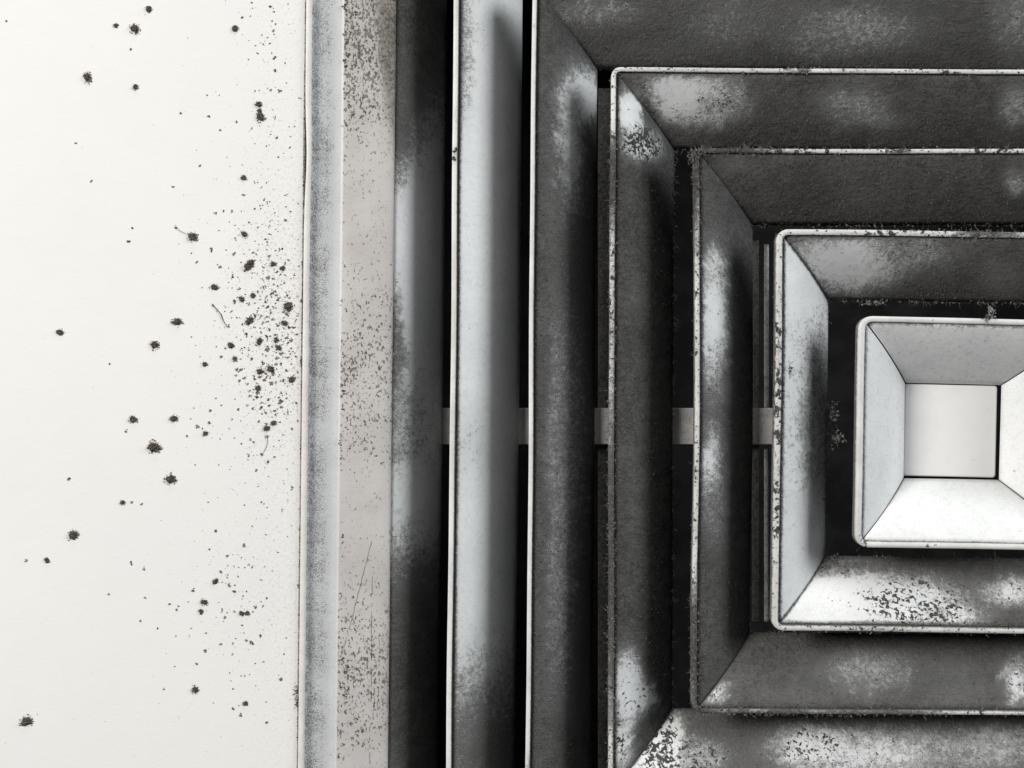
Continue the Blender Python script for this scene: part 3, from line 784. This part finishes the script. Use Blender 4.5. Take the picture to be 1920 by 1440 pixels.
def clump_mesh(name, sx, sy, r, el, ang, fuzzy=True):
    import bmesh
    bm = bmesh.new(); bmesh.ops.create_icosphere(bm, subdivisions=3, radius=1.0)
    seed = random.random() * 100; t = math.radians(ang); c, s = math.cos(t), math.sin(t)
    sq = math.sqrt(el)
    for v in bm.verts:
        n = mnoise.noise(v.co * 1.5 + Vector((seed, 0, 0))); n2 = mnoise.noise(v.co * 4.2 + Vector((0, seed, 0))); n3 = mnoise.noise(v.co * 9.0 + Vector((0, 0, seed)))
        k = r * (0.70 + 0.50 * n + 0.40 * n2 + 0.28 * n3)
        x, y, z = v.co.x * k * sq, v.co.y * k / sq, v.co.z * k * 0.38
        v.co = Vector(((x * c - y * s) * U, (x * s + y * c) * U, (z - r * 0.18) * U))
    me = bpy.data.meshes.new(name); bm.to_mesh(me); bm.free()
    verts = [tuple(v.co) for v in me.vertices]; faces = [tuple(p.vertices) for p in me.polygons]
    bpy.data.meshes.remove(me)
    B = Bits()
    for _ in range(int(6 + r * 4.5)):
        a = random.random() * 6.28; q = r * (0.62 + 0.75 * random.random() ** 1.8)
        x, y = q * math.cos(a) * sq, q * math.sin(a) / sq
        B.flake(x * c - y * s, x * s + y * c, -0.4, r * random.uniform(0.06, 0.17), 0.4)
    for _ in range(int(r * 0.9)):
        a = random.random() * 6.28
        B.curl(r * 0.6 * math.cos(a), r * 0.6 * math.sin(a), -0.5, r * random.uniform(0.4, 0.8), 0.32, math.cos(a), math.sin(a))
    b = len(verts); nb = len(faces)
    verts += [(x * U, y * U, w * U) for x, y, w in B.v]; faces += [tuple(b + q for q in f) for f in B.f]
    o = mesh_obj(name, verts, faces, M_clump); o.data.materials.append(M_fine)
    for p in o.data.polygons[nb:]: p.material_index = 1
    o.location = P(sx, sy, -0.2)
    return o
for (sx, sy, r, el, ang, lab) in SPECKS:
    o = clump_mesh('dust_speck', sx, sy, r * 1.03, el, ang)
    o['label'] = lab; o['category'] = 'dust speck'; o['group'] = 'dust specks on the ceiling'
# the double clump near the top and the two hairs
def joined_clump(parts, label):
    V = []; F = []
    x0, y0 = parts[0][0], parts[0][1]
    for (sx, sy, r, el, ang) in parts:
        o = clump_mesh('part', sx, sy, r, el, ang); b = len(V)
        V += [(v.co.x + (sx - x0) * U, v.co.y + (sy - y0) * U, v.co.z) for v in o.data.vertices]
        F += [tuple(b + q for q in p.vertices) for p in o.data.polygons]
        me = o.data; bpy.data.objects.remove(o); bpy.data.meshes.remove(me)
    o = mesh_obj('dust_speck', V, F, M_clump); o.location = P(x0, y0, -0.2)
    o['label'] = label; o['category'] = 'dust speck'; o['group'] = 'dust specks on the ceiling'
joined_clump([(485, 196, 6.4, 1.1, 20), (487, 208, 4.6, 1.5, 80), (489, 220, 8.0, 1.2, 60)], 'tall double dust clump near the frame in the upper part of the ceiling')
def hair(pts, r, label):
    B = Bits(); B.fibre([(x - pts[0][0], y - pts[0][1], -0.8) for x, y in pts], r)
    for x, y in (pts[0], pts[-1]):
        for _ in range(8): B.flake(x - pts[0][0] + random.gauss(0, 1.6), y - pts[0][1] + random.gauss(0, 1.6), -0.6, random.uniform(0.9, 2.0), 0.4)
    o = mesh_obj('hair', [(x * U, y * U, w * U) for x, y, w in B.v], B.f, M_fine); o.location = P(*pts[0], 0)
    o['label'] = label; o['category'] = 'hair'; o['group'] = 'hairs on the ceiling'
hair([(399, 573), (404, 577), (410, 584), (415, 590), (418, 599), (421, 605), (426, 612)], 0.8, 'curved hair of lint at the left of the dense dust cluster')
hair([(501, 818), (502, 828), (500, 838), (496, 846), (491, 852)], 0.5, 'thin short curved hair below the dense dust cluster')
hair([(354, 441), (346, 437), (339, 434), (331, 427)], 0.5, 'thin lint tail reaching up left from a dust clump above the cluster')

# the countless small specks between them
B = Bits()
MID = [(515,109,4),(515,131,3.6),(525,171,4),(392,218,3.6),(413,244,3),(519,259,3.5),(375,312,3.5),(397,467,4),(437,475,4),(248,429,3),(241,452,4),(445,228,3.5),(340,213,3),(533,413,3.5),
 (505,81,2),(507,12,3),(473,6,3),(455,32,3),(513,58,3),(388,179,2.5),(521,509,3),(500,655,4),(472,672,4),(497,711,3.5),(508,718,4),(525,755,4),(503,750,4),(490,764,4),(370,800,4),(391,793,4),(349,817,3),
 (487,790,4),(247,942,3.5),(265,945,3),(129,899,4.4),(395,769,3.5),(235,809,3.4),(205,682,2.4),(49,1051,4),(247,1055,3.5),(270,1067,3.5),(361,1106,4.4),(439,1108,4.3),(430,1098,4),(422,1159,4),(385,1219,4.4),
 (452,1340,4),(499,1355,4),(526,1273,4),(370,1244,3.4),(427,1042,4),(413,1073,3.8),(405,996,4),(458,1022,4),(274,1120,3),(204,1114,3),(317,1133,3),(263,1165,3),(369,492,3),(413,499,4),(437,519,3.4),(510,550,4),(519,553,3.6),
 (498,567,4),(502,577,3.5),(530,585,3),(443,693,3.6),(415,670,3.4),(520,672,4),(517,683,4),(540,672,4),(538,696,4),(466,742,3),(474,766,3.4),(464,759,3),(443,704,3),(541,772,3),(245,91,3),(13,40,2.6),(171,340,2.8),(143,269,2.6),(325,350,2.8),
 (420,395,2.8),(404,399,2.8),(435,397,3),(467,416,3),(474,474,3),(497,448,3),(330,1142,2.5),(296,1178,2.3),(307,1292,3),(437,1328,3),(437,1207,3),(414,1207,3.4),(470,1205,4),(474,1206,3.6),(463,1200,3.4),(489,1192,3.6),(478,1138,3.4),(500,1123,3)]
for x, y, r in MID:
    x += random.uniform(-1, 1); y += random.uniform(-1, 1)
    for _ in range(6): B.flake(x + random.gauss(0, r * 0.33), y + random.gauss(0, r * 0.33), -0.4, r * random.uniform(0.34, 0.62), 0.35)
def scatter(n, fx, fy, rlo, rhi):
    for _ in range(n):
        x, y = fx(), fy()
        if x > 562 - (y - 720) * 0.0108 - 3 or x < 0 or not -30 < y < 1470: continue
        r = rlo + (rhi - rlo) * random.random() ** 2.6
        B.flake(x, y, -0.25, r, 0.3)
        if r > 1.2:
            for _q in range(2): B.flake(x + random.gauss(0, r * 0.6), y + random.gauss(0, r * 0.6), -0.3, r * 0.6, 0.3)
scatter(420, lambda: random.gauss(505, 38), lambda: random.gauss(630, 95), 0.5, 3.0)
scatter(230, lambda: random.gauss(520, 30), lambda: random.gauss(640, 120), 0.8, 3.6)
scatter(520, lambda: 562 - abs(random.gauss(0, 75)), lambda: random.gauss(620, 150), 0.4, 1.6)
scatter(330, lambda: random.gauss(470, 60), lambda: random.gauss(560, 190), 0.4, 1.7)
scatter(300, lambda: random.gauss(445, 50), lambda: random.gauss(1110, 95), 0.4, 2.0)
scatter(260, lambda: 562 - abs(random.gauss(0, 110)), lambda: random.uniform(-10, 1450), 0.35, 1.6)
scatter(150, lambda: 562 - abs(random.gauss(0, 240)), lambda: random.uniform(-10, 1450), 0.3, 1.1)
scatter(200, lambda: random.gauss(505, 28), lambda: random.gauss(180, 130), 0.4, 2.0)
a = np.array(B.v)
o = mesh_obj('ceiling_dust', loc(a[:, 0] - 960, a[:, 1] - 720, a[:, 2]), B.f, M_fine)
o.location = (0, 0, ZC); o['kind'] = 'stuff'; o['label'] = 'fine dark dust specks sprinkled over the white ceiling'; o['category'] = 'dust'
